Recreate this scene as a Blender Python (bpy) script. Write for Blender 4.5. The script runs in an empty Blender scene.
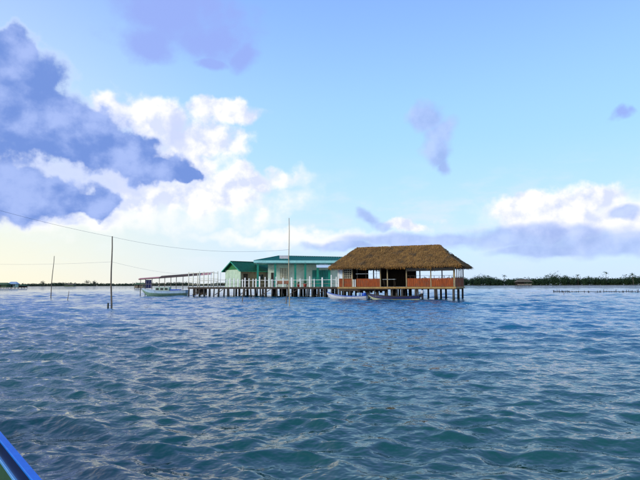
import bpy, math, random
import numpy as np
from mathutils import Vector, Matrix

sc = bpy.context.scene
COL = sc.collection
R = math.radians
RND = random.Random(7)
HEYE = 1.75
FPX = 500.0          # focal length in photograph pixels (640 wide)

# ------------------------------------------------------------------ camera
cam_d = bpy.data.cameras.new('camera')
cam = bpy.data.objects.new('camera', cam_d)
COL.objects.link(cam)
cam_d.sensor_width = 36.0
cam_d.lens = 36.0 * FPX / 640.0
cam_d.clip_start = 0.05
cam_d.clip_end = 20000
PITCH = math.atan(44.6 / FPX)
cam.matrix_world = (Matrix.Translation((0, 0, HEYE)) @ Matrix.Rotation(R(90) + PITCH, 4, 'X')
                    @ Matrix.Rotation(R(-0.20), 4, 'Z'))
sc.camera = cam

# ------------------------------------------------------------------ view
sc.view_settings.view_transform = 'Standard'
sc.view_settings.look = 'None'
sc.view_settings.gamma = 1.0
sc.view_settings.exposure = 0.22
sc.view_settings.use_curve_mapping = False

# ------------------------------------------------------------------ sun + sky
SUN_AZ, SUN_EL = -116.0, 20.0        # degrees from +Y towards +X, and above the horizon
sun_d = bpy.data.lights.new('sun', 'SUN')
sun = bpy.data.objects.new('sun', sun_d)
COL.objects.link(sun)
sun_d.energy = 2.2
sun_d.angle = R(9)
sun_d.color = (1.0, 0.93, 0.80)
_to = Vector((math.sin(R(SUN_AZ)) * math.cos(R(SUN_EL)), math.cos(R(SUN_AZ)) * math.cos(R(SUN_EL)), math.sin(R(SUN_EL))))
sun.rotation_euler = _to.to_track_quat('Z', 'Y').to_euler()

world = bpy.data.worlds.new('World')
sc.world = world
world.use_nodes = True
NT = world.node_tree
NT.nodes.clear()
SKY_STRENGTH = 0.1


class N:
    """tiny helper that wires value / vector maths into a node tree"""
    def __init__(s, nt): s.nt = nt
    def node(s, t, **k):
        n = s.nt.nodes.new(t)
        for a, b in k.items(): setattr(n, a, b)
        return n
    def put(s, sock, v):
        if hasattr(v, 'is_linked') or isinstance(v, bpy.types.NodeSocket): s.nt.links.new(v, sock)
        else: sock.default_value = v
    def m(s, op, a, b=0.0, c=0.0, clamp=False):
        n = s.node('ShaderNodeMath', operation=op, use_clamp=clamp)
        s.put(n.inputs[0], a); s.put(n.inputs[1], b); s.put(n.inputs[2], c)
        return n.outputs[0]
    def v(s, op, a, b=(0, 0, 0), scale=None):
        n = s.node('ShaderNodeVectorMath', operation=op)
        s.put(n.inputs[0], a); s.put(n.inputs[1], b)
        if scale is not None: s.put(n.inputs['Scale'], scale)
        return n.outputs['Value'] if op in ('LENGTH', 'DOT_PRODUCT') else n.outputs['Vector']
    def noise(s, vec, scale, detail=4, rough=0.55, col=False):
        n = s.node('ShaderNodeTexNoise')
        s.put(n.inputs['Vector'], vec)
        n.inputs['Scale'].default_value = scale
        n.inputs['Detail'].default_value = detail
        n.inputs['Roughness'].default_value = rough
        return n.outputs['Color' if col else 'Fac']
    def mix(s, f, a, b):
        n = s.node('ShaderNodeMix', data_type='RGBA')
        s.put(n.inputs[0], f)
        s.put(n.inputs[6], a if not isinstance(a, tuple) else (*a, 1))
        s.put(n.inputs[7], b if not isinstance(b, tuple) else (*b, 1))
        return n.outputs[2]
    def smooth(s, x, lo, hi):
        n = s.node('ShaderNodeMapRange', interpolation_type='SMOOTHSTEP')
        s.put(n.inputs[0], x); n.inputs[1].default_value = lo; n.inputs[2].default_value = hi
        n.inputs[3].default_value = 0.0; n.inputs[4].default_value = 1.0
        return n.outputs[0]


def sky_angle(px, py):
    """direction (azimuth, elevation in degrees) of a point seen in the photograph's sky"""
    f = Vector((0, math.cos(PITCH), math.sin(PITCH))); u = Vector((0, -math.sin(PITCH), math.cos(PITCH)))
    d = Vector((px - 320, 0, 0)) + f * FPX + u * (240 - py)
    d.normalize()
    return math.degrees(math.atan2(d.x, d.y)), math.degrees(math.asin(d.z))


def build_sky():
    w = N(NT)
    tc = w.node('ShaderNodeTexCoord')
    D = tc.outputs['Generated']
    sep = w.node('ShaderNodeSeparateXYZ'); NT.links.new(D, sep.inputs[0])
    x, y, z = sep.outputs
    az = w.m('DEGREES', w.m('ARCTAN2', x, y))
    el = w.m('DEGREES', w.m('ARCSINE', z))
    sky = w.node('ShaderNodeTexSky', sky_type='NISHITA')
    sky.sun_disc = False
    sky.sun_elevation = R(SUN_EL); sky.sun_rotation = R(SUN_AZ)
    sky.air_density = 1.0; sky.dust_density = 0.6; sky.ozone_density = 2.0
    k = 1.0 / SKY_STRENGTH
    def c(r, g, b): return (r * k, g * k, b * k)
    # clear air: a trace of Nishita sky under colour stops that pale towards the horizon
    elp = w.m('MAXIMUM', el, 0.0)
    base = w.v('MULTIPLY', sky.outputs[0], (SKY_MUL[0], SKY_MUL[1], SKY_MUL[2]))
    sky_grad = w.mix(w.smooth(elp, 1.0, 17.0), c(.57, .86, 1.0), c(.36, .69, 1.02))
    sky_grad = w.mix(w.smooth(elp, 12.0, 36.0), sky_grad, c(.22, .41, .93))
    sky_grad = w.mix(w.smooth(elp, 30.0, 80.0), sky_grad, c(.07, .36, .72))  # zenith above the frame, tinted to colour the water's reflections
    base = w.mix(0.92, base, sky_grad)
    # distance from the sun's azimuth: cream haze on the sun's side, lavender away from it
    sd = w.v('DOT_PRODUCT', D, (math.sin(R(SUN_AZ)), math.cos(R(SUN_AZ)), 0.0))
    warm = w.smooth(sd, -0.58, 0.15)
    hz = w.mix(warm, c(.57, .64, .86), c(.90, .835, .64))
    hfac = w.m('MULTIPLY', w.m('POWER', 2.718, w.m('MULTIPLY', elp, w.m('ADD', -0.125, w.m('MULTIPLY', warm, .060)))), 0.97)
    hfac = w.m('MULTIPLY', hfac, w.m('ADD', 0.70, w.m('MULTIPLY', warm, 0.3)))
    base = w.mix(hfac, base, hz)
    # billow warp shared by all clouds
    uv = w.node('ShaderNodeCombineXYZ'); w.put(uv.inputs[0], az); w.put(uv.inputs[1], el)
    n1 = w.v('SUBTRACT', w.noise(D, 9.0, 2, .5, True), (.5, .5, .5))
    n2 = w.v('SUBTRACT', w.noise(D, 24.0, 4, .5, True), (.5, .5, .5))
    warp = w.v('ADD', w.v('MULTIPLY', n1, (7.0, 4.0, 0)), w.v('MULTIPLY', n2, (3.4, 3.0, 0)))
    P = w.v('ADD', uv.outputs[0], warp)
    P_HALF = w.v('ADD', uv.outputs[0], w.v('MULTIPLY', warp, (.65, .6, 0)))
    P_FLAT = w.v('ADD', uv.outputs[0], w.v('MULTIPLY', warp, (1.2, .38, 0)))
    fb = w.noise(D, 17.0, 7, .55)
    fb2 = w.noise(w.v('ADD', D, (-.016, 0, .014)), 17.0, 5, .5)
    relief = w.m('SUBTRACT', fb, fb2)                      # >0 where the cloud faces the sun
    wisp = w.noise(w.v('MULTIPLY', D, (1, 1, 3.2)), 7.0, 6, .6)

    def field(blobs, P=P):
        acc = None
        for px, py, rx, ry in blobs:
            u0, v0 = sky_angle(px, py)
            q = w.v('MULTIPLY', w.v('SUBTRACT', P, (u0, v0, 0)), (1 / (rx * .105), 1 / (ry * .105), 0))
            e = w.m('SUBTRACT', 1.0, w.v('LENGTH', q))
            acc = e if acc is None else w.m('SMOOTH_MAX', acc, e, 0.12)
        return acc
    def alpha(f, amp, lo, hi, top=1.0):
        d = w.m('ADD', f, w.m('MULTIPLY', w.m('SUBTRACT', fb, .5), amp))
        return w.m('MULTIPLY', w.smooth(d, lo, hi), top), d

    # cloud cover around the rest of the sky (beyond the frame): the same kinds of cloud, scattered
    gen = w.noise(w.v('MULTIPLY', D, (1, 1, 1.8)), 3.1, 8, .58)
    off = w.m('MULTIPLY', w.smooth(w.m('ABSOLUTE', az), 40.0, 62.0), w.m('SUBTRACT', 1.0, w.smooth(elp, 28.0, 44.0)))
    ga = w.m('MULTIPLY', w.smooth(gen, .50, .60), off)
    gcol = w.mix(w.smooth(gen, .54, .68), c(1.0, 1.0, 1.02), c(.42, .48, .85))
    base = w.mix(ga, base, gcol)

    # faint cream-white streaks low over the water
    st = w.m('MULTIPLY', w.smooth(wisp, .46, .66), w.m('MULTIPLY', w.smooth(elp, 0.5, 4), w.m('SUBTRACT', 1.0, w.smooth(elp, 7, 15))))
    base = w.mix(w.m('MULTIPLY', st, .45), base, w.mix(warm, c(.70, .75, .90), c(.78, .84, .82)))

    # soft white spread under and around the cumulus
    a, d = alpha(field(SOFT), 1.6, -.30, .75, .85)
    base = w.mix(a, base, c(.90, .89, .87))
    # bright white cumulus
    white = field(WHITE)
    a, d = alpha(white, 1.25, -.14, .42)
    sh = w.m('ADD', .58, w.m('MULTIPLY', relief, 5.5), clamp=True)
    wc = w.mix(sh, c(.62, .68, .90), c(.94, .93, .91))
    base = w.mix(a, base, wc)
    # thin high lavender sheets
    a, d = alpha(field(SHEET, P_HALF), 1.7, -.20, .65, .85)
    base = w.mix(a, base, c(.28, .375, .81))
    # long flat lavender banks and small shreds
    a, d = alpha(w.m('MAXIMUM', field(BANK, P_HALF), field(FLATBANK, P_FLAT)), 1.3, -.16, .55, .84)
    bc = w.mix(w.m('ADD', .5, w.m('MULTIPLY', relief, 3.0), clamp=True), c(.30, .41, .76), c(.44, .56, .90))
    base = w.mix(a, base, bc)
    # the big shaded cloud the sun stands behind: bright rim, blue-violet body
    a, d = alpha(field(PALE), 1.2, -.1, .5, .85)
    base = w.mix(a, base, c(.54, .61, .88))
    a, d = alpha(field(DARK), 1.4, -.22, .26)
    soft = w.noise(w.v('MULTIPLY', D, (1, 1, 1.6)), 9.0, 6, .55)
    body = w.mix(w.smooth(w.m('ADD', soft, w.m('MULTIPLY', relief, .8)), .32, .70), c(.16, .27, .64), c(.35, .46, .82))
    dc = w.mix(w.smooth(d, -.12, .22), c(.62, .69, .90), body)
    base = w.mix(a, base, dc)

    base = w.mix(w.smooth(el, -1.2, -.3), c(.03, .09, .13), base)      # below the horizon: sea
    bg = w.node('ShaderNodeBackground'); bg.inputs['Strength'].default_value = SKY_STRENGTH
    NT.links.new(base, bg.inputs['Color'])
    out = w.node('ShaderNodeOutputWorld')
    NT.links.new(bg.outputs[0], out.inputs['Surface'])


SKY_MUL = (1.0, 1.0, 1.15)
WHITE = [(108, 112, 34, 20), (150, 118, 46, 26), (218, 112, 44, 14), (190, 140, 60, 26), (165, 165, 70, 30),
         (240, 182, 62, 16), (205, 200, 95, 20), (120, 205, 80, 14), (60, 216, 60, 10),
         (545, 208, 50, 18), (590, 196, 34, 16), (575, 222, 72, 16), (625, 222, 40, 12), (412, 224, 28, 9)]
SHEET = [(180, 10, 80, 36), (215, 36, 55, 26), (246, 55, 18, 20), (150, 40, 30, 18), (622, 114, 8, 7), (212, 62, 26, 7)]
BANK = [(428, 116, 20, 18), (442, 130, 22, 18), (440, 152, 20, 16), (448, 164, 11, 10), (374, 219, 14, 11), (384, 226, 13, 8), (624, 214, 20, 7)]
FLATBANK = [(420, 240, 110, 9), (520, 238, 120, 13), (620, 244, 120, 14), (345, 246, 60, 7), (560, 250, 90, 7)]
DARK = [(2, 48, 26, 20), (-10, 90, 70, 44), (30, 105, 52, 36), (72, 128, 52, 34), (118, 152, 52, 24), (150, 168, 40, 20), (178, 178, 18, 11),
        (0, 190, 72, 30), (58, 192, 46, 26), (95, 200, 26, 16), (-60, 120, 80, 70)]
SOFT = [(200, 200, 130, 28), (255, 180, 60, 11), (90, 218, 130, 16), (150, 170, 60, 30), (575, 215, 85, 26), (300, 238, 120, 9)]
PALE = [(60, 165, 80, 22), (20, 150, 60, 20), (110, 180, 60, 20), (176, 132, 16, 20)]
build_sky()

# ------------------------------------------------------------------ materials
MATS = {}
def mat(name, c1, c2=None, scale=3.0, rough=0.75, bump=0.0, stretch=(1, 1, 1), c3=None, dirt=0.0, detail=5, spec=0.35, attr=False, metal=0.0):
    """two or three tones mixed by noise on object coordinates, optional grain stretch and stains"""
    if name in MATS: return MATS[name]
    m = bpy.data.materials.new(name); m.use_nodes = True
    nt = m.node_tree; b = nt.nodes['Principled BSDF']; w = N(nt)
    tc = w.node('ShaderNodeTexCoord')
    vec = w.v('MULTIPLY', tc.outputs['Object'], stretch)
    n = w.noise(vec, scale, detail, .6)
    col = w.mix(w.smooth(n, .34, .66), c1, c2 or tuple(v * .8 for v in c1))
    if c3:
        n2 = w.noise(w.v('ADD', vec, (7, 3, 1)), scale * .37, 4, .6)
        col = w.mix(w.smooth(n2, .52, .70), col, c3)
    if attr:
        at = w.node('ShaderNodeAttribute', attribute_name='tone')
        col = w.mix(at.outputs['Fac'], col, tuple(v * .38 for v in c1))
    if dirt:
        n3 = w.noise(tc.outputs['Object'], 1.3, 6, .65)
        col = w.mix(w.m('MULTIPLY', w.smooth(n3, .48, .72), dirt), col, (.10, .08, .055))
        n4 = w.noise(w.v('MULTIPLY', tc.outputs['Object'], (3.2, 3.2, .35)), 1.6, 5, .6)
        col = w.mix(w.m('MULTIPLY', w.smooth(n4, .50, .70), dirt * .9), col, tuple(v * .45 + .02 for v in c1))
    nt.links.new(col, b.inputs['Base Color'])
    b.inputs['Roughness'].default_value = rough
    b.inputs['Specular IOR Level'].default_value = spec
    b.inputs['Metallic'].default_value = metal
    if bump:
        bn = w.node('ShaderNodeBump'); bn.inputs['Strength'].default_value = bump
        bn.inputs['Distance'].default_value = .03
        nt.links.new(n, bn.inputs['Height']); nt.links.new(bn.outputs[0], b.inputs['Normal'])
    MATS[name] = m
    return m

# ------------------------------------------------------------------ mesh builder
class MB:
    def __init__(s): s.v = []; s.f = []; s.tone = []
    def poly(s, pts, tone=0.0):
        i = len(s.v); s.v.extend(tuple(p) for p in pts); s.f.append(tuple(range(i, i + len(pts)))); s.tone.append(tone); return s
    def hexa(s, p):   # 8 corners: bottom 4 (ccw) then top 4
        i = len(s.v); s.v.extend(tuple(q) for q in p)
        for f in ((3, 2, 1, 0), (4, 5, 6, 7), (0, 1, 5, 4), (1, 2, 6, 5), (2, 3, 7, 6), (3, 0, 4, 7)):
            s.f.append(tuple(i + k for k in f)); s.tone.append(0.0)
        return s
    def box(s, x0, x1, y0, y1, z0, z1):
        return s.hexa([(x0, y0, z0), (x1, y0, z0), (x1, y1, z0), (x0, y1, z0), (x0, y0, z1), (x1, y0, z1), (x1, y1, z1), (x0, y1, z1)])
    def beam(s, a, b, w, h):
        a = Vector(a); b = Vector(b); d = (b - a).normalized()
        up = Vector((0, 0, 1)) if abs(d.z) < .9 else Vector((0, 1, 0))
        sx = d.cross(up).normalized() * (w / 2); sz = sx.cross(d).normalized() * (h / 2)
        return s.hexa([a - sx - sz, a + sx - sz, b + sx - sz, b - sx - sz, a - sx + sz, a + sx + sz, b + sx + sz, b - sx + sz])
    def tube(s, pts, rad, n=8, cap=True):
        pts = [Vector(p) for p in pts]
        if not hasattr(rad, '__len__'): rad = [rad] * len(pts)
        base = len(s.v)
        for k, p in enumerate(pts):
            d = (pts[min(k + 1, len(pts) - 1)] - pts[max(k - 1, 0)]).normalized()
            up = Vector((0, 1, 0)) if abs(d.z) > .7 else Vector((0, 0, 1))
            a = d.cross(up).normalized(); b = a.cross(d).normalized()
            for j in range(n):
                t = 2 * math.pi * j / n
                s.v.append(tuple(p + (a * math.cos(t) + b * math.sin(t)) * rad[k]))
        for k in range(len(pts) - 1):
            for j in range(n):
                q = base + k * n; s.f.append((q + j, q + (j + 1) % n, q + n + (j + 1) % n, q + n + j)); s.tone.append(0.0)
        if cap:
            s.f.append(tuple(base + j for j in range(n))[::-1]); s.tone.append(0.0)
            q = base + (len(pts) - 1) * n; s.f.append(tuple(q + j for j in range(n))); s.tone.append(0.0)
        return s
    def grid(s, rows):
        base = len(s.v); m = len(rows[0])
        for r in rows: s.v.extend(tuple(p) for p in r)
        for i in range(len(rows) - 1):
            for j in range(m - 1):
                q = base + i * m + j
                s.f.append((q, q + 1, q + m + 1, q + m)); s.tone.append(0.0)
        return s
    def mesh(s, name, m, smooth=False):
        me = bpy.data.meshes.new(name)
        me.from_pydata(s.v, [], s.f)
        if any(s.tone):
            at = me.attributes.new('tone', 'FLOAT', 'FACE'); at.data.foreach_set('value', s.tone)
        if smooth: me.polygons.foreach_set('use_smooth', [True] * len(me.polygons))
        me.materials.append(m); me.update()
        return me
    def build(s, name, m, parent=None, smooth=False, label=None, kind=None):
        return link(name, s.mesh(name, m, smooth), parent, label=label, kind=kind)

def link(name, me, parent=None, loc=None, rotz=None, label=None, kind=None):
    o = bpy.data.objects.new(name, me); COL.objects.link(o)
    if parent: o.parent = parent
    if loc is not None: o.location = loc
    if rotz is not None: o.rotation_euler.z = rotz
    if label: o['label'] = label
    if kind: o['kind'] = kind
    return o

def tag(o, label, cat, group=None, kind=None):
    o['label'] = label
    if cat: o['category'] = cat
    if group: o['group'] = group
    if kind: o['kind'] = kind
    return o

def thing(name, label, cat, loc=(0, 0, 0), rotz=0.0, group=None):
    o = link(name, None, None, loc, rotz)
    return tag(o, label, cat, group)

def at(px, dist):
    """ground position on the sight line towards photograph column px at a given distance"""
    return ((px - 320) / FPX * dist, dist)

# ------------------------------------------------------------------ water
def build_water():
    rng = np.random.default_rng(5)
    th = np.concatenate([np.linspace(-180, -46, 30)[:-1], np.linspace(-46, 46, 620), np.linspace(46, 180, 30)[1:]])
    th = np.radians(th)
    r = [0.6]
    while r[-1] < 9000:
        x = r[-1]
        g = 0.026 if x < 6.5 else (0.004 * x if x < 80 else 0.006 * x if x < 430 else min(0.15, 0.006 * (x / 430) ** 2.0) * x)
        r.append(x + g)
    r = np.array(r)
    dr = np.gradient(r)
    T, RR = np.meshgrid(th, r)
    X = RR * np.sin(T); Y = RR * np.cos(T)
    n = 110
    lam = np.exp(rng.normal(math.log(0.46), 0.66, n)).clip(0.14, 2.8)
    ang = rng.normal(R(262), 0.55, n)           # travelling towards the boat, spread
    slope = rng.uniform(.6, 1.4, n) * np.where(lam < .3, .8, 1.0)
    slope *= 0.205 / math.sqrt((slope ** 2).sum() / 2)
    near = np.full(n, 1e-9)
    # longer chop that takes over where the short chop is finer than the sheet
    for l0, l1, g0 in ((.7, 1.5, .065), (1.3, 2.8, .17), (2.4, 4.4, .42)):
        k = 26
        lam = np.append(lam, rng.uniform(l0, l1, k)); ang = np.append(ang, rng.normal(R(266), .45, k))
        sl = rng.uniform(.6, 1.4, k); slope = np.append(slope, sl * .105 / math.sqrt((sl ** 2).sum() / 2))
        near = np.append(near, np.full(k, g0))
    # a few longer wind waves with crests lined up across the view
    k = 14
    lam = np.append(lam, rng.uniform(1.1, 2.4, k)); ang = np.append(ang, rng.normal(R(264), .26, k))
    sl = rng.uniform(.6, 1.4, k); slope = np.append(slope, sl * .075 / math.sqrt((sl ** 2).sum() / 2))
    near = np.append(near, np.full(k, 1e-9))
    n = len(lam)
    ph = rng.uniform(0, 6.283, n)
    grid = np.maximum(dr[:, None], RR * (R(92) / 620))
    wide = np.abs(T) > R(46); grid = np.where(wide, RR * .08 + .05, grid)
    Z = np.zeros_like(X); DX = np.zeros_like(X); DY = np.zeros_like(X)
    # slow patches of stronger and weaker chop
    patch = 1 + .30 * np.sin(X * .11 + 1.3 * np.sin(Y * .07)) * np.sin(Y * .15 + 1.7) + .18 * np.sin(X * .31 + Y * .23 + .6)
    rows_far = (r > 1200)
    act = ~rows_far
    Xa, Ya, Ga, Pa = X[act], Y[act], grid[act], patch[act]
    za = np.zeros_like(Xa); dxa = np.zeros_like(Xa); dya = np.zeros_like(Xa)
    for i in range(n):
        kk = 2 * math.pi / lam[i]; kx, ky = kk * math.cos(ang[i]), kk * math.sin(ang[i])
        a = slope[i] / kk
        f = np.clip(lam[i] / (2.6 * Ga) - 1, 0, 1) * np.clip((Ga / near[i] - .6) / .4, 0, 1)
        A = a * f * Pa
        p = kx * Xa + ky * Ya + ph[i]
        s, c = np.sin(p), np.cos(p)
        za += A * c; dxa -= .6 * A * math.cos(ang[i]) * s; dya -= .6 * A * math.sin(ang[i]) * s
    Z[act] = za; X[act] += dxa; Y[act] += dya
    co = np.stack([X, Y, Z], -1).reshape(-1, 3).astype(np.float32)
    nr, nc = X.shape
    idx = np.arange(nr * nc).reshape(nr, nc)
    q = np.stack([idx[:-1, :-1], idx[1:, :-1], idx[1:, 1:], idx[:-1, 1:]], -1).reshape(-1, 4)[:, ::-1]
    me = bpy.data.meshes.new('water')
    me.vertices.add(len(co)); me.vertices.foreach_set('co', co.ravel())
    me.loops.add(q.size); me.loops.foreach_set('vertex_index', q.ravel().astype(np.int32))
    me.polygons.add(len(q)); me.polygons.foreach_set('loop_start', np.arange(0, q.size, 4, dtype=np.int32))
    me.polygons.foreach_set('use_smooth', np.ones(len(q), dtype=bool))
    me.update(calc_edges=True)
    m = bpy.data.materials.new('estuary_water'); m.use_nodes = True
    nt = m.node_tree; b = nt.nodes['Principled BSDF']; w = N(nt)
    g = w.node('ShaderNodeNewGeometry').outputs['Position']
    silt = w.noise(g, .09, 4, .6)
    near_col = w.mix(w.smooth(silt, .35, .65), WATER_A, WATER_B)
    # green body colour by the boat; farther out, reflected sky blue painted into it
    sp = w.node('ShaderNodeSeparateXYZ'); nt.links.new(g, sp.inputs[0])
    skyblue_mix = w.m('ADD', w.m('ADD', sp.outputs[1], w.m('MULTIPLY', sp.outputs[0], .35)), w.m('MULTIPLY', w.m('SUBTRACT', silt, .5), 14.0))
    nt.links.new(w.mix(w.smooth(skyblue_mix, 4.0, 32.0), near_col, WATER_SKYBLUE), b.inputs['Base Color'])
    b.inputs['Roughness'].default_value = .045
    b.inputs['IOR'].default_value = 1.85
    h1 = w.noise(w.v('MULTIPLY', g, (.9, 1.1, 1)), 2.6, 3, .5)
    h2 = w.noise(w.v('ADD', w.v('MULTIPLY', g, (.8, 1.2, 1)), (9, 4, 2)), 8.0, 2, .5)
    hh = w.m('ADD', w.m('MULTIPLY', h1, .16), w.m('MULTIPLY', h2, .034))
    bn = w.node('ShaderNodeBump'); bn.inputs['Strength'].default_value = 1.0; bn.inputs['Distance'].default_value = WATER_BUMP
    nt.links.new(hh, bn.inputs['Height']); nt.links.new(bn.outputs[0], b.inputs['Normal'])
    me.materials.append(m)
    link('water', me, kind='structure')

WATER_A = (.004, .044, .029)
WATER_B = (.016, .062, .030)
WATER_SKYBLUE = (.004, .105, .215)
WATER_BUMP = 0.50
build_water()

# ------------------------------------------------------------------ colours of the place
M_thatch = mat('thatch', (.44, .215, .050), (.26, .12, .032), 2.2, .95, c3=(.13, .08, .04), attr=True)
M_thatch_core = mat('thatch_core', (.22, .12, .045), (.13, .07, .03), 9, 1.0, .6)
M_orange = mat('orange_board', (.33, .075, .018), (.22, .048, .013), 5, .7, .2, (1, 1, .25), dirt=.6, spec=.2)
M_ochre = mat('ochre_beam', (.42, .27, .09), (.30, .18, .06), 4, .75, .2, dirt=.4)
M_darkwood = mat('dark_wood', (.055, .042, .032), (.030, .024, .020), 6, .85, .3, (1, 1, .2))
def pile_mat():
    m = bpy.data.materials.new('wet_pile'); m.use_nodes = True
    nt = m.node_tree; b = nt.nodes['Principled BSDF']; w = N(nt)
    g = w.node('ShaderNodeNewGeometry').outputs['Position']
    sp = w.node('ShaderNodeSeparateXYZ'); nt.links.new(g, sp.inputs[0])
    n = w.noise(w.v('MULTIPLY', g, (1, 1, .3)), 7, 5, .6)
    dry = w.mix(n, (.018, .016, .014), (.070, .060, .050))
    slime = w.mix(n, (.008, .010, .006), (.022, .026, .014))
    line = w.m('ADD', sp.outputs[2], w.m('MULTIPLY', w.m('SUBTRACT', n, .5), .35))
    nt.links.new(w.mix(w.smooth(line, .34, .56), slime, dry), b.inputs['Base Color'])      # weed up to the tide line
    b.inputs['Roughness'].default_value = .75
    return m
M_pile = pile_mat()
M_greywood = mat('weathered_wood', (.26, .22, .17), (.15, .125, .10), 6, .85, .3, (.3, 1, 1))
M_bamboo = mat('bamboo', (.34, .27, .15), (.20, .155, .085), 5, .6, .2, (1, 1, .3))
M_white = mat('white_paint', (.78, .79, .78), (.66, .68, .67), 4, .5, dirt=.25)
M_cream = mat('cream_paint', (.74, .70, .55), (.64, .60, .46), 3, .6, dirt=.25)
M_mint = mat('mint_wall', (.48, .62, .47), (.40, .54, .41), 2.0, .7, .1, dirt=.3)
M_mint2 = mat('pale_mint_wall', (.78, .90, .76), (.70, .84, .69), 2.5, .7, .1, dirt=.25)
M_teal = mat('teal_paint', (.015, .30, .20), (.012, .24, .16), 3, .45, dirt=.15)
M_aqua = mat('aqua_paint', (.42, .82, .76), (.36, .74, .68), 3, .45, dirt=.2)
M_roofgreen = mat('green_roof_sheet', (.012, .125, .062), (.010, .09, .048), 2.5, .7, dirt=.2, spec=.15)
M_gable = mat('green_gable_board', (.018, .17, .045), (.013, .13, .035), 4, .6, .1)
M_rooftea = mat('teal_roof_sheet', (.008, .14, .11), (.006, .11, .085), 2.5, .7, dirt=.2, spec=.15)
M_brownwall = mat('brown_board_wall', (.30, .25, .17), (.20, .165, .115), 5, .85, .2, (1, 1, .2), dirt=.3)
M_glassdark = mat('dark_glass', (.02, .03, .035), (.03, .04, .045), 2, .12, spec=.6)
M_blue = mat('blue_paint', (.02, .10, .50), (.015, .075, .42), 4, .4)
M_skyblue = mat('pale_blue_paint', (.40, .54, .66), (.33, .46, .58), 4, .5, dirt=.4)
M_boatgreen = mat('boat_green_paint', (.22, .36, .27), (.16, .28, .21), 4, .55, dirt=.5)
M_boatwhite = mat('boat_white_paint', (.52, .54, .58), (.42, .45, .50), 4, .55, dirt=.5)
M_navy = mat('navy_paint', (.008, .015, .09), (.006, .012, .06), 4, .45)
M_red = mat('faded_red_paint', (.52, .10, .07), (.42, .08, .06), 4, .55, dirt=.2)
M_rust = mat('rusty_sheet', (.10, .060, .045), (.06, .042, .036), 3, .85, .2, c3=(.17, .09, .065), spec=.15)
M_black = mat('black_plastic', (.012, .012, .014), (.02, .02, .022), 3, .4)
M_wire = mat('wire', (.26, .27, .30), (.2, .21, .24), 3, .5)
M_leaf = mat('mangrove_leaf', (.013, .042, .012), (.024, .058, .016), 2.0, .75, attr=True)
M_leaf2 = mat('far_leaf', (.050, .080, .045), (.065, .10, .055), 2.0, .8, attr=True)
M_palm = mat('palm_frond', (.045, .095, .025), (.035, .075, .020), 2.0, .6)
M_trunk = mat('trunk', (.16, .125, .09), (.10, .08, .06), 4, .9)
M_mud = mat('mud_bank', (.075, .060, .045), (.05, .042, .032), .4, .8)
M_greythatch = mat('grey_thatch', (.12, .095, .065), (.08, .062, .045), 2, .95)

M_boatcream = mat('boat_cream_paint', (.50, .52, .34), (.38, .42, .27), 4, .5, dirt=.3)
M_fadedpink = mat('faded_pink_paint', (.55, .22, .20), (.45, .17, .16), 4, .55, dirt=.2)
M_endwall = mat('brown_bamboo_board', (.24, .135, .065), (.14, .08, .042), 5, .8, .2, (1, 1, .2), dirt=.4)
# ------------------------------------------------------------------ thatched hut
HUT_X, HUT_Y, HUT_ROT = 2.205, 61.37, R(-24)
HL, HW, DECK = 13.93, 7.0, 1.46

def thatch_face(core, straw, pts, rng, dens, fall):
    """pts: polygon of the roof face (planar); fall: unit vector down the slope"""
    P = [Vector(p) for p in pts]
    nrm = (P[1] - P[0]).cross(P[2] - P[0]).normalized()
    if nrm.z < 0: nrm = -nrm
    tris = [(P[0], P[i], P[i + 1]) for i in range(1, len(P) - 1)]
    side = fall.cross(nrm).normalized()
    for a, b, c in tris:
        area = (b - a).cross(c - a).length / 2
        for _ in range(int(area * dens)):
            u, v = rng.random(), rng.random()
            if u + v > 1: u, v = 1 - u, 1 - v
            p = a + (b - a) * u + (c - a) * v
            # courses about 0.45 m deep: butts of a course stand proud of the next one
            dn = (p - P[0]).dot(fall) / .42 + .35 * math.sin(p.x * .9) + .2 * math.sin(p.x * 2.7 + 1)
            lift = .02 + .10 * (dn - math.floor(dn)) + rng.uniform(-.01, .03)
            ln = rng.uniform(.30, .70); wd = rng.uniform(.013, .034)
            dirv = (fall + side * rng.gauss(0, .16) + nrm * rng.gauss(-.02, .05)).normalized()
            sv = dirv.cross(nrm).normalized() * wd
            q = p + nrm * lift
            patchy = .22 * math.sin(p.x * 1.1 + p.y) * math.sin(p.z * 2.1 + p.x * .4) + .14 * math.sin(p.x * 3.3 - p.z * 4)
            tone = max(0.0, min(1.0, rng.gauss(.28, .30) + patchy + (.22 if (dn - math.floor(dn)) < .18 else 0)))
            straw.poly([q - sv - nrm * .05, q + sv - nrm * .05, q + dirv * ln + sv * .4, q + dirv * ln - sv * .4], max(tone, .001))

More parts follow.
